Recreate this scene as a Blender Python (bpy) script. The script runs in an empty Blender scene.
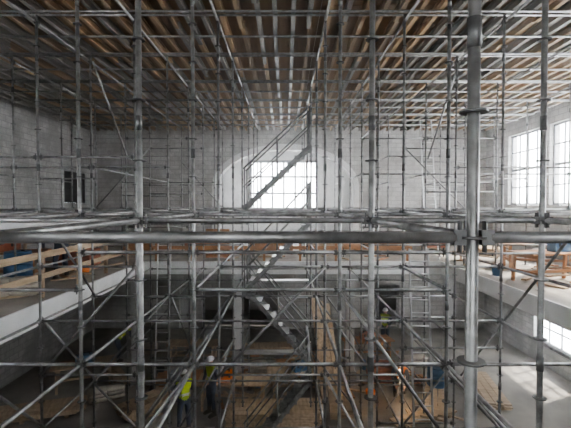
import bpy, bmesh, math, random
from mathutils import Vector, Matrix
random.seed(7)
R=random.random
GZ=-6.2; BZ=-2.0; XL=-9.6; XR=10.0; YB=-8.0; YF=20.0; ZT=6.0
BL=-5.0; BR=5.5; BY=14.0

# ---------------- materials ----------------
def mat(name, col, rough=0.7, metal=0.0, col2=None, scale=3.0, bump=0.0, stretch=(1,1,1), emis=None, c3=None, detail=6):
    m=bpy.data.materials.new(name); m.use_nodes=True
    nt=m.node_tree; b=nt.nodes['Principled BSDF']
    b.inputs['Roughness'].default_value=rough; b.inputs['Metallic'].default_value=metal
    b.inputs['Base Color'].default_value=(*col,1)
    if emis:
        b.inputs['Emission Color'].default_value=(*emis[0],1); b.inputs['Emission Strength'].default_value=emis[1]
    if col2:
        tc=nt.nodes.new('ShaderNodeTexCoord'); mp=nt.nodes.new('ShaderNodeMapping')
        mp.inputs['Scale'].default_value=stretch
        nz=nt.nodes.new('ShaderNodeTexNoise'); nz.inputs['Scale'].default_value=scale; nz.inputs['Detail'].default_value=detail
        rp=nt.nodes.new('ShaderNodeValToRGB'); rp.color_ramp.elements[0].position=.35; rp.color_ramp.elements[1].position=.65
        rp.color_ramp.elements[0].color=(*col,1); rp.color_ramp.elements[1].color=(*col2,1)
        nt.links.new(tc.outputs['Object'],mp.inputs['Vector']); nt.links.new(mp.outputs[0],nz.inputs['Vector'])
        nt.links.new(nz.outputs['Fac'],rp.inputs[0]); nt.links.new(rp.outputs[0],b.inputs['Base Color'])
        if bump:
            bp=nt.nodes.new('ShaderNodeBump'); bp.inputs['Strength'].default_value=bump
            nt.links.new(nz.outputs['Fac'],bp.inputs['Height']); nt.links.new(bp.outputs[0],b.inputs['Normal'])
    return m
def brickmat(name,c1,c2,mort,stain,axis='x'):
    m=bpy.data.materials.new(name); m.use_nodes=True
    nt=m.node_tree; b=nt.nodes['Principled BSDF']; b.inputs['Roughness'].default_value=.9
    tc=nt.nodes.new('ShaderNodeTexCoord'); sp=nt.nodes.new('ShaderNodeSeparateXYZ'); cb=nt.nodes.new('ShaderNodeCombineXYZ')
    nt.links.new(tc.outputs['Object'],sp.inputs[0])
    nt.links.new(sp.outputs['X' if axis=='x' else 'Y'],cb.inputs['X']); nt.links.new(sp.outputs['Z'],cb.inputs['Y'])
    br=nt.nodes.new('ShaderNodeTexBrick'); br.inputs['Scale'].default_value=1.0
    br.inputs['Brick Width'].default_value=.46; br.inputs['Row Height'].default_value=.22; br.inputs['Mortar Size'].default_value=.016
    br.inputs['Color1'].default_value=(*c1,1); br.inputs['Color2'].default_value=(*c2,1); br.inputs['Mortar'].default_value=(*mort,1)
    nt.links.new(cb.outputs[0],br.inputs['Vector'])
    nz=nt.nodes.new('ShaderNodeTexNoise'); nz.inputs['Scale'].default_value=.6; nz.inputs['Detail'].default_value=10; nz.inputs['Roughness'].default_value=.7
    nt.links.new(tc.outputs['Object'],nz.inputs['Vector'])
    rp=nt.nodes.new('ShaderNodeValToRGB'); rp.color_ramp.elements[0].position=.44; rp.color_ramp.elements[1].position=.58
    nt.links.new(nz.outputs['Fac'],rp.inputs[0])
    mx=nt.nodes.new('ShaderNodeMixRGB'); mx.inputs['Color2'].default_value=(*stain,1)
    ml=nt.nodes.new('ShaderNodeMath'); ml.operation='MULTIPLY'; ml.inputs[1].default_value=.8
    nt.links.new(rp.outputs[0],ml.inputs[0]); nt.links.new(ml.outputs[0],mx.inputs['Fac'])
    nt.links.new(br.outputs['Color'],mx.inputs['Color1']); nt.links.new(mx.outputs[0],b.inputs['Base Color'])
    bp=nt.nodes.new('ShaderNodeBump'); bp.inputs['Strength'].default_value=.2; nt.links.new(br.outputs['Fac'],bp.inputs['Height']); bp.invert=True
    nt.links.new(bp.outputs[0],b.inputs['Normal'])
    return m
M={}
M['steel']=mat('galvanised_steel',(.18,.178,.172),.4,.65,(.35,.348,.34),9,.05)
M['steel_dark']=mat('weathered_backlit_steel',(.08,.08,.08),.5,.6,(.17,.17,.165),8)  # weathered fittings; also carries the backlit tone of the upper flight
M['alu']=mat('aluminium',(.60,.60,.6),.35,.5,(.7,.7,.7),6)
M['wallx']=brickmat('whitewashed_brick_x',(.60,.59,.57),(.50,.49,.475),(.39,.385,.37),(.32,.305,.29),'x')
M['wally']=brickmat('whitewashed_brick_y_shaded',(.49,.48,.465),(.39,.385,.37),(.29,.285,.275),(.23,.22,.205),'y')  # same whitewash as wallx, side walls' dimmer light put into the colours
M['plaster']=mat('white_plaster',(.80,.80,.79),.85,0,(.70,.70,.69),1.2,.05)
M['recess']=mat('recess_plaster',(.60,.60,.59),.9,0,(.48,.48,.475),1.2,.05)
M['conc']=mat('dusty_concrete',(.35,.325,.29),.9,0,(.20,.185,.165),.9,.1)
M['balc']=mat('balcony_floor',(.48,.445,.40),.85,0,(.32,.29,.255),1.1)
M['fascia']=mat('white_fascia',(.85,.85,.84),.7,0,(.74,.74,.73),2)
M['ply']=mat('deck_plywood',(.30,.19,.10),.8,0,(.145,.095,.06),1.0,0,(3,.25,1))
M['joist']=mat('joist_timber',(.48,.335,.195),.65,0,(.22,.165,.115),1.3,0,(3,.2,1))
M['joist2']=mat('joist_grey',(.22,.215,.20),.55,.3,(.38,.36,.33),1.3,0,(3,.2,1))
M['timber']=mat('orange_timber',(.50,.25,.11),.7,0,(.34,.17,.08),2,0,(1,6,6))
M['tan']=mat('pale_timber',(.56,.43,.29),.75,0,(.38,.28,.18),2,0,(6,1,6))
M['red']=mat('red_brick_stack',(.42,.15,.08),.85,0,(.30,.1,.06),6)
M['dark']=mat('dark_void',(.012,.012,.013),.9)
M['frame']=mat('window_frame',(.17,.18,.20),.6)
M['hivis']=mat('hivis_yellow',(.50,.62,.04),.7,0,(.42,.55,.03),20)
M['hiorange']=mat('hivis_orange',(.8,.22,.03),.7)
M['navy']=mat('navy_cloth',(.03,.04,.07),.85,0,(.05,.06,.09),12)
M['skin']=mat('skin',(.52,.32,.23),.55)
M['hair']=mat('hair',(.05,.03,.02),.8)
M['helmet']=mat('helmet_white',(.8,.8,.8),.35)
M['boot']=mat('boot_leather',(.06,.045,.03),.7)
M['eye']=mat('eye_dark',(.02,.02,.02),.3)
M['lip']=mat('lips',(.4,.16,.13),.6)
M['blue']=mat('blue_plastic',(.035,.11,.22),.45)
M['bag']=mat('cement_bag',(.50,.46,.40),.9,0,(.40,.36,.3),4)
M['lamp']=mat('lamp_glow',(1,.8,.5),.5,0,emis=((1,.55,.22),6))
M['reflect']=mat('reflective_tape',(.75,.76,.76),.3,.3)

# ---------------- mesh builder ----------------
class MB:
    def __init__(s): s.v=[];s.f=[];s.m=[];s.sm=[]
    def quad(s,pts,mi=0):
        b=len(s.v); s.v+= [tuple(p) for p in pts]; s.f.append(tuple(range(b,b+len(pts)))); s.m.append(mi); s.sm.append(False)
    def box(s,x0,x1,y0,y1,z0,z1,mi=0):
        b=len(s.v)
        s.v+=[(x0,y0,z0),(x1,y0,z0),(x1,y1,z0),(x0,y1,z0),(x0,y0,z1),(x1,y0,z1),(x1,y1,z1),(x0,y1,z1)]
        for f in ((0,3,2,1),(4,5,6,7),(0,1,5,4),(1,2,6,5),(2,3,7,6),(3,0,4,7)):
            s.f.append(tuple(b+i for i in f)); s.m.append(mi); s.sm.append(False)
    def frame(s,p,q):
        p=Vector(p);q=Vector(q);d=(q-p).normalized()
        up=Vector((0,0,1)) if abs(d.z)<.95 else Vector((0,1,0))
        a=d.cross(up).normalized(); return p,q,d,a,a.cross(d).normalized()
    def beam(s,p,q,w,h,mi=0):
        p,q,d,a,c=s.frame(p,q); b=len(s.v)
        for e in (p,q):
            for sx,sz in ((-1,-1),(1,-1),(1,1),(-1,1)): s.v.append(tuple(e+a*sx*w/2+c*sz*h/2))
        for f in ((0,1,2,3),(7,6,5,4),(0,4,5,1),(1,5,6,2),(2,6,7,3),(3,7,4,0)):
            s.f.append(tuple(b+i for i in f)); s.m.append(mi); s.sm.append(False)
    def tube(s,p,q,r=.0242,n=8,mi=0,r2=None):
        if r2 is None:r2=r
        p,q,d,a,c=s.frame(p,q); b=len(s.v)
        for e,rr in ((p,r),(q,r2)):
            for i in range(n):
                t=2*math.pi*i/n; s.v.append(tuple(e+a*math.cos(t)*rr+c*math.sin(t)*rr))
        for i in range(n):
            j=(i+1)%n; s.f.append((b+i,b+n+i,b+n+j,b+j)); s.m.append(mi); s.sm.append(True)
        s.f.append(tuple(b+i for i in range(n))); s.m.append(mi); s.sm.append(False)
        s.f.append(tuple(b+n+i for i in reversed(range(n)))); s.m.append(mi); s.sm.append(False)
    def ell(s,c,rx,ry,rz,mi=0,nu=14,nv=9,fn=None,z0=-1,z1=1,rot=None):
        b=len(s.v); c=Vector(c)
        a0=math.asin(z0);a1=math.asin(z1)
        for j in range(nv+1):
            ph=a0+(a1-a0)*j/nv
            for i in range(nu):
                t=2*math.pi*i/nu
                p=Vector((math.cos(ph)*math.cos(t),math.cos(ph)*math.sin(t),math.sin(ph)))
                if fn:p=fn(p)
                p=Vector((p.x*rx,p.y*ry,p.z*rz))
                if rot: p=rot@p
                s.v.append(tuple(c+p))
        for j in range(nv):
            for i in range(nu):
                k=(i+1)%nu; s.f.append((b+j*nu+i,b+j*nu+k,b+(j+1)*nu+k,b+(j+1)*nu+i)); s.m.append(mi); s.sm.append(True)
    def build(s,name,mats,parent=None,M4=None):
        me=bpy.data.meshes.new(name); me.from_pydata(s.v,[],s.f)
        for k in mats: me.materials.append(M[k])
        me.polygons.foreach_set('material_index',s.m); me.polygons.foreach_set('use_smooth',s.sm); me.update()
        o=bpy.data.objects.new(name,me); bpy.context.collection.objects.link(o)
        if M4 is not None:o.matrix_world=M4
        if parent:o.parent=parent
        return o
def empty(name,loc=(0,0,0),rz=0):
    e=bpy.data.objects.new(name,None); bpy.context.collection.objects.link(e); e.location=loc; e.rotation_euler=(0,0,rz); e.empty_display_size=.2
    return e

# ---------------- shell ----------------
def wall(name,axis,pos,th,a0,a1,z0,z1,ops,mk):
    mb=MB(); As=sorted({a0,a1,*[o[0] for o in ops],*[o[1] for o in ops]}); Zs=sorted({z0,z1,*[o[2] for o in ops],*[o[3] for o in ops]})
    for i in range(len(As)-1):
        zs=None
        for j in range(len(Zs)-1):
            ca=(As[i]+As[i+1])/2; cz=(Zs[j]+Zs[j+1])/2
            solid=not any(o[0]<ca<o[1] and o[2]<cz<o[3] for o in ops)
            if solid and zs is None: zs=Zs[j]
            if zs is not None and (not solid or j==len(Zs)-2):
                ze=Zs[j+1] if solid else Zs[j]
                if axis=='y': mb.box(As[i],As[i+1],pos,pos+th,zs,ze)
                else: mb.box(pos,pos+th,As[i],As[i+1],zs,ze)
                zs=None
    return mb.build(name,[mk])
wn=[0]
def window(axis,pos,a0,a1,z0,z1,nc,nr,mk='frame',bar=.06,dep=.08,transom=None):
    wn[0]+=1; mb=MB()
    def bx(p0,p1,q0,q1):
        if axis=='y': mb.box(p0,p1,pos,pos+dep,q0,q1)
        else: mb.box(pos,pos+dep,p0,p1,q0,q1)
    e=.004
    a0+=e;a1-=e;z0+=e;z1-=e
    bx(a0,a0+bar*1.4,z0,z1); bx(a1-bar*1.4,a1,z0,z1); bx(a0,a1,z0,z0+bar*1.4); bx(a0,a1,z1-bar*1.4,z1)
    for i in range(1,nc):
        c=a0+(a1-a0)*i/nc; bx(c-bar/2,c+bar/2,z0,z1)
    for j in range(1,nr):
        c=z0+(z1-z0)*j/nr; w=bar/2*(2 if transom==j else 1); bx(a0,a1,c-w,c+w)
    return mb.build('window_%d'%wn[0],[mk])

mb=MB(); mb.box(XL-.4,XR+.4,YB-.4,YF+.4,GZ-.2,GZ); mb.build('floor',['conc'])
mb=MB(); mb.box(XL-.4,XR+.4,YB-.4,YF+4,ZT,ZT+.2); mb.build('ceiling',['plaster'])
upR=[(15.6,18.0,.0,3.05),(12.8,15.2,.0,3.05),(10.0,12.4,.0,3.05),(7.2,9.6,.0,3.05),(4.4,6.8,.0,3.05),(1.6,4.0,.0,3.05)]
loR=[(13.2,16.0,-5.4,-3.6),(8.6,10.4,-5.4,-3.6)]
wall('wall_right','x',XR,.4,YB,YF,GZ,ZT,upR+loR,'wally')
for o in upR: window('x',XR+.15,*o,4,4,'frame',.05,.05,transom=2)
for o in loR: window('x',XR+.15,*o,4,3,'frame',.05,.05)
upL=[(17.4,19.2,.1,1.5),(2,4.2,.1,2.95),(-2,.2,.1,2.95)]
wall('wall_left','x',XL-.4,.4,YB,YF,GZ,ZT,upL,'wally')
for o in upL[1:]: window('x',XL-.3,*o,4,4,'frame')  # unseen left windows, added to let in fill light
mb=MB(); mb.box(XL-.12,XL-.06,17.402,19.198,.102,1.498,0)  # near-black sheet across the opening, its darkness put in as colour
for i in range(0,4): mb.box(XL-.06,XL-.02,17.402+i*.585,17.402+i*.585+.04,.102,1.498,0)
mb.box(XL-.06,XL-.02,17.41,19.19,.75,.8,0)
mb.build('window_dark_sheet',['dark','frame'])
bw_fill=[(-4,-1.5,0,4),(1.5,4,0,4)]  # unseen openings behind the camera, added for fill on the near tubes
wall('wall_back','y',YB-.4,.4,XL,XR,GZ,ZT,bw_fill,'wallx')
for o in bw_fill: window('y',YB-.3,*o,4,5,'frame')

AX=3.38; AS=.9; AB=1.85
mb=MB(); th=.5
def fbox(x0,x1,z0,z1): mb.box(x0,x1,YF,YF+th,z0,z1)
ops=[(-5.3,-4.8,GZ,-4.2),(-4.2,-.3,GZ,-4.3),(4.6,5.7,GZ,-4.0)]
As=sorted({XL,XR,*[o[0] for o in ops],*[o[1] for o in ops]})
for i in range(len(As)-1):
    ca=(As[i]+As[i+1])/2; top=[o[3] for o in ops if o[0]<ca<o[1]]
    fbox(As[i],As[i+1],top[0] if top else GZ,BZ-.02)
fbox(XL,-AX,BZ-.02,ZT); fbox(AX,XR,BZ-.02,ZT)
N=36
pts=[(-AX*math.cos(math.pi*i/N),AS+AB*math.sin(math.pi*i/N)) for i in range(N+1)]
for i in range(N):
    (x0,z0),(x1,z1)=pts[i],pts[i+1]
    mb.quad([(x0,YF,z0),(x1,YF,z1),(x1,YF,ZT),(x0,YF,ZT)])
    mb.quad([(x0,YF+th,z0),(x0,YF+th,ZT),(x1,YF+th,ZT),(x1,YF+th,z1)])
    mb.quad([(x0,YF,z0),(x0,YF+th,z0),(x1,YF+th,z1),(x1,YF,z1)])
mb.build('wall_front',['wallx'])
mb=MB(); pp=[(-AX,BZ)]+pts+[(AX,BZ)]
po=[(-AX-.28,BZ)]+[(-(AX+.28)*math.cos(math.pi*i/N),AS+(AB+.28)*math.sin(math.pi*i/N)) for i in range(N+1)]+[(AX+.28,BZ)]
for i in range(len(pp)-1):
    a,b2,c,d=pp[i],pp[i+1],po[i+1],po[i]
    F=YF-.08
    mb.quad([(a[0],F,a[1]),(b2[0],F,b2[1]),(c[0],F,c[1]),(d[0],F,d[1])][::-1])
    mb.quad([(a[0],F,a[1]),(a[0],YF+.01,a[1]),(b2[0],YF+.01,b2[1]),(b2[0],F,b2[1])])
    mb.quad([(d[0],F,d[1]),(c[0],F,c[1]),(c[0],YF+.01,c[1]),(d[0],YF+.01,d[1])])
mb.build('trim_arch',['plaster'])
RY=23.2; W=(-2.1,1.9,-.3,2.6)
mb=MB()
mb.box(-4,4,YF+th,RY,4,4.2); mb.box(-4,4,YF+th,RY+.4,BZ-.2,BZ)
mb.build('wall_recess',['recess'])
SW=[(21.4,22.8,-.3,2.4)]
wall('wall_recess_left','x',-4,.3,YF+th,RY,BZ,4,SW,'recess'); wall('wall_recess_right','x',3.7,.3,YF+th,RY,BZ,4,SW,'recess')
window('x',-3.9,*SW[0],3,3,'frame',.06); window('x',3.8,*SW[0],3,3,'frame',.06)
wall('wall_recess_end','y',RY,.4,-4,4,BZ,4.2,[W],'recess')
window('y',RY+.1,*W,6,3,'frame',.11,.1)
mb=MB(); mb.box(-6,7,YF+th+3,YF+th+3.2,GZ,-2.2); mb.box(-6,7,YF+th,YF+th+3.2,GZ-.2,GZ); mb.box(-6,7,YF+th,YF+th+3.2,-2.4,-2.2)
mb.box(-6.2,-6,YF+th,YF+th+3.2,GZ,-2.2); mb.box(7,7.2,YF+th,YF+th+3.2,GZ,-2.2); mb.build('wall_passage',['conc'])
mb=MB(); mb.box(-5.29,-4.81,YF+.1,YF+.16,GZ,-4.21); mb.box(-5.34,-5.3,YF-.03,YF,GZ,-4.16,1); mb.box(-4.8,-4.76,YF-.03,YF,GZ,-4.16,1); mb.box(-5.34,-4.76,YF-.03,YF,-4.2,-4.15,1)
mb.build('door_1',['fascia','plaster'])

# balcony U
mb=MB(); t=.14
mb.box(XL,BL,YB,YF,BZ-t,BZ,0); mb.box(BR,XR,YB,YF,BZ-t,BZ,0); mb.box(BL,BR,BY,YF,BZ-t,BZ,0)
f=.06; zb=-2.42; zt=BZ+.02
mb.box(BL,BL+f,YB,BY-f,zb,zt,1); mb.box(BR-f,BR,YB,BY-f,zb,zt,1); mb.box(BL,BR,BY-f,BY,zb,zt,1)
mb.box(BL-.35,BL,YB,BY,zb,BZ-t,1); mb.box(BR,BR+.35,YB,BY,zb,BZ-t,1); mb.box(BL-.35,BR+.35,BY,BY+.35,zb,BZ-t,1)
mb.build('balcony',['balc','fascia'])
for (x,y) in [(-5.2,13.9),(5.7,13.9),(-5.2,6.2),(5.7,6.2),(-5.2,0),(5.7,0),(-1.7,14.2),(2.3,14.2)]:
    mb=MB(); mb.box(x-.14,x+.14,y-.14,y+.14,GZ,zb,0); mb.box(x-.2,x+.2,y-.2,y+.2,GZ,GZ+.3,0); mb.box(x-.2,x+.2,y-.2,y+.2,zb-.15,zb,0)
    mb.build('support_column',['recess'])

# ---------------- scaffolding ----------------
scaf=empty('scaffolding')
SZ=[-.13+.5*k for k in range(-12,8)]
cols=[-8.2,-6.3,-4.5,-2.73,-1.22,.72,2.15,3.95,5.95,8.0]
rows=[-2.4,-.4,1.6,3.35,5.3,7.3,9.3,11.3,13.3,15.4,17.4]
HZ=3.33
def X(c,r):
    x=cols[c]; y=rows[r]
    if r==2 and c==5: x=.748
    return x
def base(x,y): return BZ if (x<BL or x>BR or y>BY) else GZ
st=MB(); ro=MB(); led=MB(); wed=MB(); br=MB(); bp=MB()
skip=set([(0,1),(1,1)])
for c in range(len(cols)):
    for r in range(len(rows)):
        if (c,r) in skip: continue
        x=X(c,r);y=rows[r];b=base(x,y)
        n=14 if r<5 else 8
        st.tube((x,y,b+.012),(x,y,HZ+.1),.0242,n)
        bp.box(x-.075,x+.075,y-.075,y+.075,b,b+.012); bp.tube((x,y,b+.012),(x,y,b+.3),.03,8)
        for z in SZ:
            if z>b+.3 and z<HZ:
                ro.tube((x,y,z-.005),(x,y,z+.005),.054,12)
        for z in (-3.4,-1.4,.62,2.6):
            if z>b+.3: ro.tube((x,y,z),(x,y,z+.12),.028,10)
def ledge(p,q,n=8):
    p=Vector(p);q=Vector(q);d=(q-p).normalized()
    led.tube(p+d*.07,q-d*.07,.0242 if n>9 else .022,n)
    for e,s in ((p,1),(q,-1)):
        a=e+d*s*.03; b=e+d*s*.08
        wed.beam(a,b,.04,.06)
        wed.beam(Vector(e+d*s*.05)+Vector((0,0,-.06)),Vector(e+d*s*.05)+Vector((0,0,.065)),.006,.03)
def xled(c,r,z):
    if (c,r) in skip or (c+1,r) in skip: return
    ledge((X(c,r),rows[r],z),(X(c+1,r),rows[r],z),14 if r<5 else 8)
def yled(c,r,z):
    if (c,r) in skip or (c,r+1) in skip: return
    ledge((X(c,r),rows[r],z),(X(c,r+1),rows[r+1],z),12 if r<5 else 8)
for r in range(len(rows)):
    for c in range(len(cols)-1):
        well = cols[c]>BL and cols[c+1]<BR and rows[r]<BY
        xled(c,r,-.13)
        if well:
            if r>=4:
                xled(c,r,-2.13)
                if r>=5: xled(c,r,-4.13)
                if R()<.45: xled(c,r,-1.13)
                if R()<.4: xled(c,r,-3.13)
                if R()<.2: xled(c,r,-.63)
                if R()<.25 and r>4: xled(c,r,-2.63)
                if r>5 and R()<.4: xled(c,r,-5.13)
        else:
            if r>=5 and R()<.5: xled(c,r,-1.13)
        if r>=5 and (c<3 or c>5) and R()<.4: xled(c,r,.87)
        if r>=6 and (c<3 or c>6) and R()<.25: xled(c,r,.37)
        if r>=7 and (c<4 or c>5) and R()<.35: xled(c,r,1.87)
for c in range(len(cols)):
    for r in range(len(rows)-1):
        x=cols[c]; well=x>BL and x<BR and rows[r+1]<BY
        if not(c==5 and r==1) and not (c in (0,1,8,9) and r<4): yled(c,r,-.13)
        yled(c,r,HZ-.02)
        if r<3: continue
        if well:
            yled(c,r,-2.13)
            if r>=4: yled(c,r,-4.13)
            if R()<.25 and r>3: yled(c,r,-1.13)
            if R()<.25 and r>4: yled(c,r,-3.13)
        if r>=6 and c not in(4,5) and R()<.35: yled(c,r,.87)
        if r>=6 and c not in (4,5) and R()<.2: yled(c,r,1.87)
def brace(c0,r0,z0,c1,r1,z1,off=.06):
    a=Vector((X(c0,r0),rows[r0]-off,z0)); b=Vector((X(c1,r1),rows[r1]-off,z1))
    if r0!=r1: a=Vector((X(c0,r0)+off,rows[r0],z0)); b=Vector((X(c1,r1)+off,rows[r1],z1))
    br.tube(a,b,.0242,10)
for a in [(5,4,-1.13,6,4,-3.13),(5,6,-2.13,6,6,-4.13),(5,5,-1.13,4,5,-3.13),(4,5,-2.13,3,5,-4.13),(4,4,-2.13,3,4,-4.13),(3,6,-2.13,2,6,-4.13),(3,5,-1.13,2,5,-3.13),
          (2,6,-4.13,3,6,-6.0),(6,5,-2.13,7,5,-4.13),(7,6,-3.63,6,6,-5.9),(4,7,-2.13,3,7,-4.13),(5,8,-2.13,6,8,-4.13),
          (6,7,-3.13,7,7,-5.13),(4,6,-3.13,3,6,-5.63),(5,7,-4.13,6,7,-6.0),(3,8,-2.13,2,8,-4.13),(5,5,-3.13,6,5,-5.63),(6,4,-2.13,7,4,-4.13),
          (1,8,-.13,2,8,1.87),(7,8,1.87,8,8,-.13),(3,10,-.13,2,10,1.87),
          (2,4,-2.13,2,5,-4.13),(7,4,-.13,7,5,-2.13),(7,5,-2.13,7,6,-4.13),(2,5,-2.13,2,6,-4.13),(2,5,-.13,2,6,-2.13),(6,6,-2.13,6,7,-4.13),(3,6,-2.13,3,7,-4.13),
          (7,6,3.3,7,7,1.3),(2,6,3.3,2,7,1.3)]:
    brace(*a)
st.build('standards',['steel'],scaf); ro.build('rosettes',['steel_dark'],scaf); led.build('ledgers',['steel'],scaf); wed.build('wedge_heads',['steel_dark'],scaf)
br.build('diagonal_braces',['steel'],scaf); bp.build('base_jacks',['steel_dark'],scaf)

# upper working deck
deck=empty('scaffold_deck')
DX0,DX1,DY0,DY1=XL+.5,XR-.5,-7.0,18.9
b1=MB(); rr=random.Random(3)
for i,y in enumerate(rows):
    for off in (-.07,.07):
        b1.tube((DX0,y+off,HZ+.13),(DX1,y+off,HZ+.13),.0242,8)
    if i<len(rows)-1: b1.tube((DX0,y+1.0,HZ+.13),(DX1,y+1.0,HZ+.13),.0242,8)
b1.build('bearer_tubes',['steel'],deck)
j1=MB(); x=DX0; 
while x<DX1:
    y=DY0
    while y<DY1:
        L=min(rr.choice([3.0,3.9,5.0]),DY1-y)
        jx=x+rr.uniform(-.03,.03); mi=0 if rr.random()<.5 else 1
        z0=HZ+.155; z1=z0+.17; w=.04
        j1.box(jx-w,jx+w,y,y+L,z0,z0+.035,mi); j1.box(jx-w,jx+w,y,y+L,z1-.035,z1,mi); j1.box(jx-.015,jx+.015,y,y+L,z0+.035,z1-.035,mi)
        y+=L
    x+=.33
j1.build('joists',['joist','joist2'],deck)
p1=MB(); x=DX0
while x<DX1-.01:
    y=DY0-rr.uniform(0,1)
    while y<DY1:
        L=min(2.44,DY1-y); h=rr.uniform(0,.004)
        p1.box(x+.004,min(x+1.22,DX1)-.004,y+.004,y+L-.004,HZ+.327+h,HZ+.347+h); y+=2.44
    x+=1.22
p1.build('plywood_sheets',['ply'],deck)

def steel_plank(name,x0,x1,y0,y1,z,par):
    m=MB(); m.box(x0,x1,y0,y1,z,z+.008); m.box(x0,x1,y0,y0+.008,z-.06,z); m.box(x0,x1,y1-.008,y1,z-.06,z)
    m.box(x0,x0+.01,y0,y1,z-.05,z); m.box(x1-.01,x1,y0,y1,z-.05,z)
    return m.build(name,['alu'],par)
wk=empty('scaffold_walkway')
steel_plank('steel_plank',-4.42,-1.3,2.35,2.65,-.115,wk)
m=MB()
for k in range(6): m.box(-1.2+k*.32,-1.2+k*.32+.3,-2.45,-.3,-1.62,-1.57)
m.box(-1.22,.75,-2.46,-2.4,-1.68,-1.62); m.box(-1.22,.75,-.43,-.37,-1.68,-1.62)
m.build('camera_side_planks',['alu'],wk)

def stairflight(name,p,q,w,par,n=9):
    m=MB(); p=Vector(p);q=Vector(q)
    for s in (-w/2,w/2):
        m.beam(p+Vector((0,s,0)),q+Vector((0,s,0)),.045,.10)
    for i in range(n):
        c=p.lerp(q,(i+.5)/n); m.box(c.x-.12,c.x+.12,c.y-w/2,c.y+w/2,c.z-.02,c.z+.015)
    d=Vector((0,0,.95))
    for s in (-w/2,w/2):
        m.tube(p+d+Vector((0,s,0)),q+d+Vector((0,s,0)),.02,8); m.tube(p+d*.55+Vector((0,s,0)),q+d*.55+Vector((0,s,0)),.016,8)
        for t in (0.02,.5,.98): 
            c=p.lerp(q,t)+Vector((0,s,0)); m.tube(c,c+d,.018,8)
    return m.build(name,['steel_dark' if name=='flight_upper' else 'steel'],par)  # upper flight's backlit darkness is put into its steel colour
sc=empty('scaffold_staircase')
stairflight('flight_upper',(.6,9.75,1.4),(-1.0,9.75,-.1),.6,sc)
stairflight('flight_middle',(.6,9.75,-.4),(-1.0,9.75,-2.1),.6,sc)
stairflight('flight_lower',(-1.0,10.6,-2.2),(.6,10.6,-4.1),.6,sc)
stairflight('flight_ground',(.6,9.75,-4.2),(-1.0,9.75,-6.18),.6,sc)
m=MB()
for z in (-.12,-2.13,-4.13):
    m.box(-1.15,.65,10.95,11.2,z,z+.05)
m.build('landings',['alu'],sc)

def ladder(p,q,w=.42):
    m=MB(); p=Vector(p);q=Vector(q)
    for s in (-w/2,w/2): m.beam(p+Vector((s,0,0)),q+Vector((s,0,0)),.03,.07)
    n=int((q-p).length/.28)
    for i in range(1,n):
        c=p.lerp(q,i/n); m.tube(c-Vector((w/2,0,0)),c+Vector((w/2,0,0)),.015,8)
    return m.build('ladder',['alu'])
ladder((3.05,8.6,-6.2),(3.05,9.15,-1.0)); ladder((5.3,14.35,BZ),(5.3,15.2,3.2)); ladder((-4.0,12.7,GZ),(-4.0,13.2,-1.2))

# ---------------- timber & clutter ----------------
def handrail(x,y0,y1):
    m=MB(); n=int((y1-y0)/1.4)
    for i in range(n+1):
        y=y0+(y1-y0)*i/n; m.box(x-.04,x+.04,y-.04,y+.04,BZ,BZ+1.0)
    m.box(x+.04,x+.075,y0-.1,y1+.1,BZ+.86,BZ+1.0); m.box(x+.04,x+.075,y0-.1,y1+.1,BZ+.42,BZ+.54)
    return m.build('timber_handrail',['tan'])
handrail(-5.25,5.5,13.2)
m=MB()
for i in range(8):
    x=-4.6+i*1.28; m.box(x-.04,x+.04,14.2,14.28,BZ,BZ+1.0)
m.box(-4.7,4.5,14.165,14.2,BZ+.86,BZ+1.0); m.box(-4.7,4.5,14.165,14.2,BZ+.42,BZ+.54); m.build('timber_handrail',['timber'])
def table(x,y,z,L,Wd,rz=0,mk='timber',h=.8):
    e=MB()
    for k in range(4): e.box(-L/2,L/2,-Wd/2+k*Wd/4+.005,-Wd/2+(k+1)*Wd/4-.005,h-.04,h)
    for sx in (-1,1):
        cx=sx*(L/2-.2)
        e.box(cx-.04,cx+.04,-Wd/2+.03,Wd/2-.03,h-.14,h-.04)
        for sy in (-1,1):
            e.beam((cx,sy*(Wd/2-.06),h-.12),(cx,sy*(Wd/2-.02),.0),.07,.07)
        e.box(cx-.025,cx+.025,-Wd/2+.05,Wd/2-.05,.25,.33)
    e.box(-L/2+.2,L/2-.2,-.03,.03,.25,.32)
    return e.build('timber_workbench',[mk],None,Matrix.Translation((x,y,z))@Matrix.Rotation(rz,4,'Z'))
table(6.9,10.3,BZ,2.0,.9,.2); table(7.9,12.4,BZ,2.2,.9,-.3,'timber'); table(7.2,14.4,BZ,1.8,.8,.1,'tan')
table(-7.4,10.3,BZ,2.2,.9,.25); table(-8.0,13.8,BZ,2.0,.8,-.1,'tan'); 
table(-1.6,12.3,GZ,2.2,.9,.0,'tan'); table(.3,13.0,GZ,1.8,.8,.1,'tan'); table(-3.6,15.6,GZ,2.0,.8,0,'tan'); table(3.3,16.0,GZ,2.0,.8,.2,'timber')
table(-6.9,13.6,GZ,2.0,.8,.4,'tan')
def planks(x,y,z,L,n,layers,rz,mk='tan',name='plank_stack'):
    e=MB(); q=random.Random(int(x*100+y))
    for s in (-.38,0,.38): e.box(s*L-.05,s*L+.05,-n*.115,n*.115,0,.08)
    for l in range(layers):
        for k in range(n):
            o=q.uniform(-.12,.12); e.box(-L/2+o,L/2+o,-n*.115+k*.23,-n*.115+k*.23+.215,.08+l*.045,.08+l*.045+.04)
    return e.build(name,[mk],None,Matrix.Translation((x,y,z))@Matrix.Rotation(rz,4,'Z'))
planks(1.75,13.6,GZ,4.6,3,5,math.pi/2-.06); planks(-.3,11.35,GZ,2.6,4,8,.03); planks(-2.9,13.9,GZ,3,4,4,.1,'timber')
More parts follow.
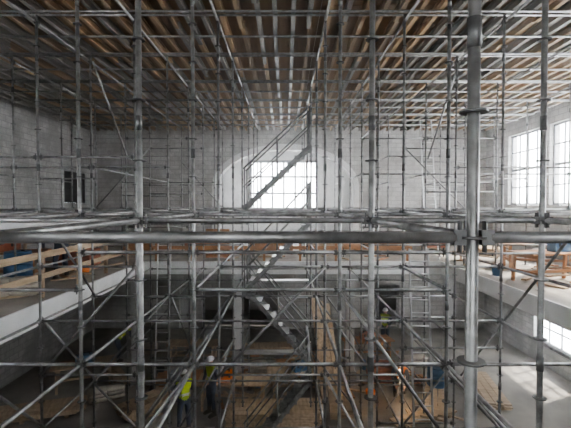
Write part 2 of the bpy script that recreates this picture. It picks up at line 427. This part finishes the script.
planks(4.6,12.3,GZ,2.4,3,4,1.2,'tan'); planks(-7.0,8.0,BZ,3,3,3,1.5,'timber'); planks(8.0,9.0,BZ,3,3,3,.9,'timber'); planks(-7.6,11.6,GZ,3,4,3,.3,'tan')
planks(2.9,18.0,BZ,2.5,3,4,.1,'timber'); planks(8.2,16.6,BZ,2.4,4,5,1.4,'tan'); planks(.9,15.6,GZ,2.4,3,3,.4,'timber'); planks(-4.2,12.0,GZ,1.6,3,6,.9,'tan')
planks(-6.2,14.4,GZ,2.2,2,3,2.2,'tan'); planks(4.0,11.4,GZ,2.0,2,2,.4,'tan'); planks(6.6,13.0,GZ,2.4,3,4,1.4,'tan'); planks(-1.0,16.6,GZ,2.6,3,6,.1,'tan')
m=MB(); 
for k in range(3): m.beam((1.25+k*.25,12.6,-6.12),(1.0+k*.22,14.1,-3.3-k*.1),.22,.04)
m.build('leaning_boards',['tan'])
# loose offcuts lying about
def offcuts(x0,x1,y0,y1,z,n,seed):
    q=random.Random(seed); e=MB()
    for i in range(n):
        cx=q.uniform(x0,x1); cy=q.uniform(y0,y1); a=q.uniform(0,3.14); L=q.uniform(.3,1.1); h=.022+.0*i
        d=Vector((math.cos(a)*L/2,math.sin(a)*L/2,0)); c=Vector((cx,cy,z+h+(i%3)*.045))
        e.beam(c-d,c+d,q.uniform(.06,.16),.04,q.choice([0,0,1]))
    return e.build('timber_offcuts',['tan','timber'])
offcuts(-8.5,-5.6,8.5,13.5,BZ,40,1); offcuts(6.0,9.3,9,17,BZ,45,2); offcuts(-4.5,5,11,17,GZ,70,3); offcuts(-4,5,14.6,18.5,BZ,30,4)
def toolbox(x,y,z,rz,mk):
    e=MB(); e.box(-.28,.28,-.14,.14,0,.2); e.box(-.285,.285,-.145,.145,.2,.27); e.box(-.18,-.15,-.015,.015,.27,.33,1); e.box(.15,.18,-.015,.015,.27,.33,1); e.box(-.18,.18,-.015,.015,.32,.345,1)
    e.box(-.2,-.15,-.155,-.14,.14,.24,1); e.box(.15,.2,-.155,-.14,.14,.24,1)
    return e.build('toolbox',[mk,'dark'],None,Matrix.Translation((x,y,z))@Matrix.Rotation(rz,4,'Z'))
for a in [(-7.2,10.3,BZ+.8,.3,'red'),(7.1,10.3,BZ+.8,.2,'blue'),(-1.9,12.2,GZ+.8,.1,'hiorange'),(.5,13.0,GZ+.8,.5,'blue'),(8.0,12.3,BZ+.8,-.4,'dark'),(-6.9,13.6,GZ+.8,.5,'blue'),(3.3,16.0,GZ+.8,.2,'red'),(-7.8,13.8,BZ+.8,.1,'hiorange')]: toolbox(*a)
def panel(x,y,z,w,h,mk='timber'):
    e=MB(); n=max(2,int(w/.25))
    for k in range(n): e.box(-w/2+k*w/n+.004,-w/2+(k+1)*w/n-.004,0,.025,.02,h)
    e.box(-w/2,w/2,.025,.07,.15,.25); e.box(-w/2,w/2,.025,.07,h-.25,h-.15)
    for s in (-w/2+.05,w/2-.05): e.box(s-.03,s+.03,.07,.4,0,.05); e.beam((s,.4,.03),(s,.07,h*.8),.04,.04)
    return e.build('timber_panel',[mk],None,Matrix.Translation((x,y,z)))
panel(-2.55,15.0,BZ,.9,1.1); panel(-.6,16.0,BZ,1.8,.75); panel(1.6,16.1,BZ,1.5,.8,'tan'); panel(-5.9,15.8,BZ,1.2,.7); panel(4.0,16.0,BZ,1.3,.8)
def bricks(x,y,z,nx=5,ny=3,nz=7):
    e=MB()
    for s in (-.42,0,.42): e.box(s-.05,s+.05,-.4,.4,0,.09,1)
    e.box(-.52,.52,-.4,.4,.09,.11,1)
    for l in range(nz):
        for i in range(nx):
            for j in range(ny):
                e.box(-.5+i*.2,-.5+i*.2+.19,-.38+j*.25,-.38+j*.25+.24,.11+l*.075,.11+l*.075+.068,0)
    return e.build('brick_pallet',['red','tan'],None,Matrix.Translation((x,y,z)))
bricks(-3.6,16.6,BZ); bricks(-6.4,12.4,BZ); bricks(6.7,18.0,BZ); bricks(3.4,13.9,GZ)
def bags(x,y,z,rz=0):
    e=MB()
    for l in range(3):
        for k in range(2):
            e.ell((k*.5-.25,(l%2)*.04,.08+l*.13),.3,.22,.085,0,14,7,lambda p:Vector((math.copysign(abs(p.x)**.5,p.x),math.copysign(abs(p.y)**.5,p.y),p.z)))
    return e.build('cement_bags',['bag'],None,Matrix.Translation((x,y,z))@Matrix.Rotation(rz,4,'Z'))
bags(-6.0,8.7,BZ,.4); bags(4.9,15.2,GZ,.2); bags(-5.9,16.6,GZ); bags(9,14.2,BZ,1); bags(-.5,17.8,BZ); bags(-1.2,14.6,GZ,.3); bags(-5.7,12.6,GZ,.5)
def barrel(x,y,z,mk='blue'):
    e=MB(); prof=[(0,.27),(.03,.29),(.27,.3),(.29,.315),(.31,.3),(.57,.3),(.59,.315),(.61,.3),(.85,.29),(.88,.28)]
    for (z0,r0),(z1,r1) in zip(prof[:-1],prof[1:]): e.tube((0,0,z0),(0,0,z1),r0,20,0,r1)
    e.tube((.12,0,.88),(.12,0,.9),.04,10,1)
    return e.build('plastic_barrel',[mk,'dark'],None,Matrix.Translation((x,y,z)))
barrel(-6.5,9.7,BZ); barrel(-7.2,9.1,BZ,'frame'); barrel(5.0,13.1,GZ); barrel(8.9,10.6,BZ,'frame'); barrel(-3.4,12.7,GZ,'frame')
def bucket(x,y,z,mk):
    e=MB(); e.tube((0,0,0),(0,0,.3),.12,16,0,.15); e.tube((0,0,.28),(0,0,.31),.16,16)
    for k in range(8):
        a=math.pi*k/8;b=math.pi*(k+1)/8
        e.tube((math.cos(a)*.15,0,.3+math.sin(a)*.14),(math.cos(b)*.15,0,.3+math.sin(b)*.14),.005,6,1)
    return e.build('bucket',[mk,'frame'],None,Matrix.Translation((x,y,z)))
for a in [(-.9,13.4,GZ,'blue'),(2.7,12.6,GZ,'hiorange'),(-4.6,14.6,GZ,'dark'),(6.0,11.3,BZ,'blue'),(-5.8,11.5,BZ,'hiorange'),(3.0,15.0,GZ,'blue')]: bucket(*a)
def flood(x,y,z,rz,h=1.7,en=60):
    e=MB()
    for k in range(3):
        a=k*2.1; e.tube((math.cos(a)*.45,math.sin(a)*.45,0),(0,0,h*.55),.014,8)
    e.tube((0,0,h*.4),(0,0,h),.014,8)
    e.box(-.16,.16,-.06,.04,h,h+.22,0); e.box(-.13,.13,.04,.048,h+.03,h+.19,1); e.box(-.03,.03,-.1,-.06,h+.05,h+.15)
    o=e.build('tripod_floodlight',['frame','lamp'],None,Matrix.Translation((x,y,z))@Matrix.Rotation(rz,4,'Z'))
    l=bpy.data.lights.new('flood','AREA'); l.energy=en; l.size=.26; l.color=(1,.72,.42)
    lo=bpy.data.objects.new('flood_lamp',l); bpy.context.collection.objects.link(lo); lo.parent=o
    lo.location=(0,.06,h+.11); lo.rotation_euler=(math.radians(80),0,math.pi)
    return o
flood(3.5,12.1,GZ,1.2,.9,60)

# ---------------- workers ----------------
def skinmesh(J,bones,root):
    bm=bmesh.new(); L=bm.verts.layers.skin.verify(); vs={}
    for k,(p,r) in J.items():
        v=bm.verts.new(p); v[L].radius=r if isinstance(r,tuple) else (r,r); v[L].use_root=(k==root); vs[k]=v
    for a,b,_ in bones: bm.edges.new((vs[a],vs[b]))
    me=bpy.data.meshes.new('tmp'); bm.to_mesh(me); bm.free()
    o=bpy.data.objects.new('tmp',me); bpy.context.collection.objects.link(o)
    s=o.modifiers.new('s','SKIN'); s.use_smooth_shade=True
    o.modifiers.new('b','SUBSURF').levels=2
    dg=bpy.context.evaluated_depsgraph_get(); dg.update()
    out=bpy.data.meshes.new_from_object(o.evaluated_get(dg)); bpy.data.objects.remove(o)
    return out
def segd(p,a,b):
    ab=b-a; t=max(0,min(1,(p-a).dot(ab)/max(ab.length_squared,1e-9))); return (p-a-ab*t).length
def worker(x,y,z,rz,pose='stand',vest=1,seed=0):
    q=random.Random(seed); V=Vector
    if pose=='bend':
        pel=V((0,-.12,.93)); sp=V((0,.06,1.10)); ch=V((0,.28,1.24)); nk=V((0,.40,1.32)); hd=V((0,.50,1.38)); hp=.7
        el=V((.25,.44,1.0)); wr=V((.2,.6,.84)); er=V((-.25,.44,1.0)); wrr=V((-.18,.62,.84))
        kn=V((.12,.0,.5)); kr=V((-.12,.02,.5)); an=V((.13,-.08,.09)); ar=V((-.13,-.08,.09))
    elif pose=='crouch':
        pel=V((0,-.15,.42)); sp=V((0,-.06,.6)); ch=V((0,.08,.8)); nk=V((0,.14,.94)); hd=V((0,.2,1.05)); hp=.35
        el=V((.24,.25,.62)); wr=V((.16,.45,.5)); er=V((-.24,.25,.62)); wrr=V((-.14,.46,.48))
        kn=V((.17,.25,.5)); kr=V((-.15,.2,.28)); an=V((.15,.1,.09)); ar=V((-.13,-.2,.09))
    else:
        pel=V((0,0,.93)); sp=V((0,.0,1.1)); ch=V((0,-.01,1.31)); nk=V((0,.0,1.46)); hd=V((0,.03,1.59)); hp=.12
        if pose=='hold': el=V((.27,.05,1.13)); wr=V((.17,.27,1.13)); er=V((-.27,.05,1.13)); wrr=V((-.15,.28,1.1))
        else: el=V((.29,-.02,1.14)); wr=V((.3,.08,.9)); er=V((-.27,.0,1.14)); wrr=V((-.2,.22,1.05))
        kn=V((.11,.03,.5)); kr=V((-.12,.06,.5)); an=V((.12,-.01,.09)); ar=V((-.15,.02,.09))
    sh=V((.19,0,.0)); up=(nk-ch)*.5
    J={'pel':(pel,(.15,.11)),'sp':(sp,(.14,.105)),'ch':(ch,(.17,.12)),'nk':(nk,(.062,.062)),'hd':(nk.lerp(hd,.55),(.055,.055)),
       'sl':(ch+up+sh,.075),'sr':(ch+up-sh,.075),'el':(el,.052),'er':(er,.052),'wl':(wr,.035),'wr':(wrr,.035),
       'hl':(pel+V((.1,0,-.06)),.1),'hr':(pel+V((-.1,0,-.06)),.1),'kl':(kn,.068),'kr':(kr,.068),'al':(an,.05),'ar':(ar,.05),
       'cl':(kn.lerp(an,.35)+V((0,-.02,0)),.063),'cr':(kr.lerp(ar,.35)+V((0,-.02,0)),.063)}
    B=[('pel','sp','v'),('sp','ch','v'),('ch','nk','v'),('nk','hd','s'),('ch','sl','v'),('ch','sr','v'),('sl','el','a'),('el','wl','a'),('sr','er','a'),('er','wr','a'),
       ('pel','hl','t'),('pel','hr','t'),('hl','kl','t'),('kl','cl','t'),('cl','al','t'),('hr','kr','t'),('kr','cr','t'),('cr','ar','t')]
    me=skinmesh(J,B,'pel')
    names=['navy','hivis' if vest==1 else 'hiorange' if vest==2 else 'navy','skin','reflect','boot','helmet','hair','eye','lip']
    for n in names: me.materials.append(M[n])
    mi={'v':1,'a':0,'t':0,'s':2}
    for p in me.polygons:
        c=p.center; best=min(B,key=lambda b:segd(c,J[b[0]][0],J[b[1]][0])); k=mi[best[2]]
        if k==1 and pose!='crouch' and abs((c-J['sp'][0]).dot((ch-sp).normalized()))<.028: k=3
        p.material_index=k; p.use_smooth=True
    root=empty('construction_worker',(x,y,z),rz)
    o=bpy.data.objects.new('body',me); bpy.context.collection.objects.link(o); o.parent=root
    m=MB(); rot=Matrix.Rotation(-hp,3,'X')
    def hf(p):
        w=1.0
        if p.z<0: w=1-.28*(-p.z)
        yy=p.y*(1-.12*(p.z<-.2)*abs(p.z))
        return Vector((p.x*w,yy,p.z))
    m.ell(hd,.078,.098,.118,2,18,14,hf,-1,1,rot)
    def H(dx,dy,dz): return hd+rot@Vector((dx,dy,dz))
    m.ell(H(0,.1,-.015),.014,.022,.026,2,8,6,rot=rot)
    for s in(-1,1):
        m.ell(H(s*.03,.088,.012),.012,.008,.008,7,8,5,rot=rot); m.ell(H(s*.078,0,-.005),.012,.02,.032,2,8,6,rot=rot)
        m.beam(H(s*.016,.094,.032),H(s*.045,.085,.032),.006,.006,6)
    m.ell(H(0,.088,-.055),.024,.008,.007,8,8,5,rot=rot)
    m.ell(H(0,-.03,.0),.082,.085,.085,6,14,8,None,-1,.8,rot)
    m.ell(H(0,-.005,.045),.105,.125,.105,5,20,6,None,0,1,rot)
    m.ell(H(0,.02,.045),.122,.155,.012,5,20,4,None,-1,1,rot)
    m.beam(H(0,-.1,.1),H(0,.08,.125),.02,.03,5)
    for w,e in((wr,el),(wrr,er)):
        d=(w-e).normalized(); s=1 if w.x>0 else -1
        side=Vector((s,0,0)); side=(side-d*side.dot(d)).normalized(); nrm=d.cross(side)*s
        R3=Matrix((side,nrm,d)).transposed()
        pc=w+d*.05; m.ell(pc,.04,.017,.052,2,12,8,None,-1,1,R3)
        for k,(L,o2) in enumerate(((.07,-.027),(.08,-.009),(.075,.009),(.058,.026))):
            a=pc+d*.042+side*o2; bb=a+d*L*.42+nrm*.008; c=bb+(d*.75+nrm*.6).normalized()*L*.33; dd=c+(d*.3+nrm).normalized()*L*.28
            m.tube(a,bb,.0095,7,2,.009); m.tube(bb,c,.009,7,2,.0083); m.tube(c,dd,.0083,7,2,.0065)
        a=pc-side*.034-d*.015; bb=a-side*.024+d*.03+nrm*.006; c=bb+d*.028+nrm*.012
        m.tube(a,bb,.012,7,2,.0105); m.tube(bb,c,.0105,7,2,.0075)
        m.tube(w-d*.03,w+d*.012,.04,10,0,.038)
    for a,k0 in((an,kn),(ar,kr)):
        m.ell((a.x,a.y+.06,.05),.052,.145,.05,4,14,8,lambda p:Vector((p.x,p.y,max(p.z,-.9)*(1-.25*max(p.y,0)))))
        m.box(a.x-.05,a.x+.05,a.y-.07,a.y+.19,0,.022,4); m.tube((a.x,a.y,.05),(a.x,a.y,.2),.055,12,4,.058)
    m.build('head_hands_boots',names,root)
    return root
worker(-2.75,10.75,GZ,.6,'hold',1,1)
worker(-2.2,11.75,GZ,2.4,'stand',1,2)
worker(4.35,17.3,GZ,2.6,'stand',1,3)
worker(-6.5,15.6,GZ,-1.2,'bend',1,4)
worker(-6.1,10.8,BZ,.9,'bend',0,5)
worker(3.75,13.0,GZ,2.9,'crouch',2,6)

# ---------------- dusty air ----------------
vm=bpy.data.materials.new('dusty_air'); vm.use_nodes=True; nt=vm.node_tree
nt.nodes.remove(nt.nodes['Principled BSDF']); vs=nt.nodes.new('ShaderNodeVolumeScatter')
vs.inputs['Density'].default_value=.009; vs.inputs['Anisotropy'].default_value=.85; vs.inputs['Color'].default_value=(1,.985,.96,1)
nt.links.new(vs.outputs[0],nt.nodes['Material Output'].inputs['Volume'])
M['air']=vm
mb=MB(); mb.box(XL+.02,XR-.02,YB+.02,RY-.05,GZ+.02,ZT-.05); mb.build('dusty_air',['air'])

# ---------------- light ----------------
w=bpy.data.worlds.new('World'); bpy.context.scene.world=w; w.use_nodes=True
nt=w.node_tree; bg=nt.nodes['Background']; bg.inputs['Color'].default_value=(.93,.965,1,1); bg.inputs['Strength'].default_value=21
s=bpy.data.lights.new('sun','SUN'); s.energy=16; s.angle=.06; s.color=(1,.93,.82)
so=bpy.data.objects.new('sun',s); bpy.context.collection.objects.link(so)
so.rotation_euler=Vector((-1,-.45,-1.15)).to_track_quat('-Z','Y').to_euler()
try:
    bpy.context.scene.view_settings.look='AgX - Medium High Contrast'
except Exception as e: print(e)

cam=bpy.data.cameras.new('camera'); co=bpy.data.objects.new('camera',cam); bpy.context.collection.objects.link(co)
cam.sensor_width=36; cam.lens=400/571*36; cam.clip_start=.05
co.location=(0,0,0); co.rotation_euler=(math.radians(90-1.3),0,0)
bpy.context.scene.camera=co
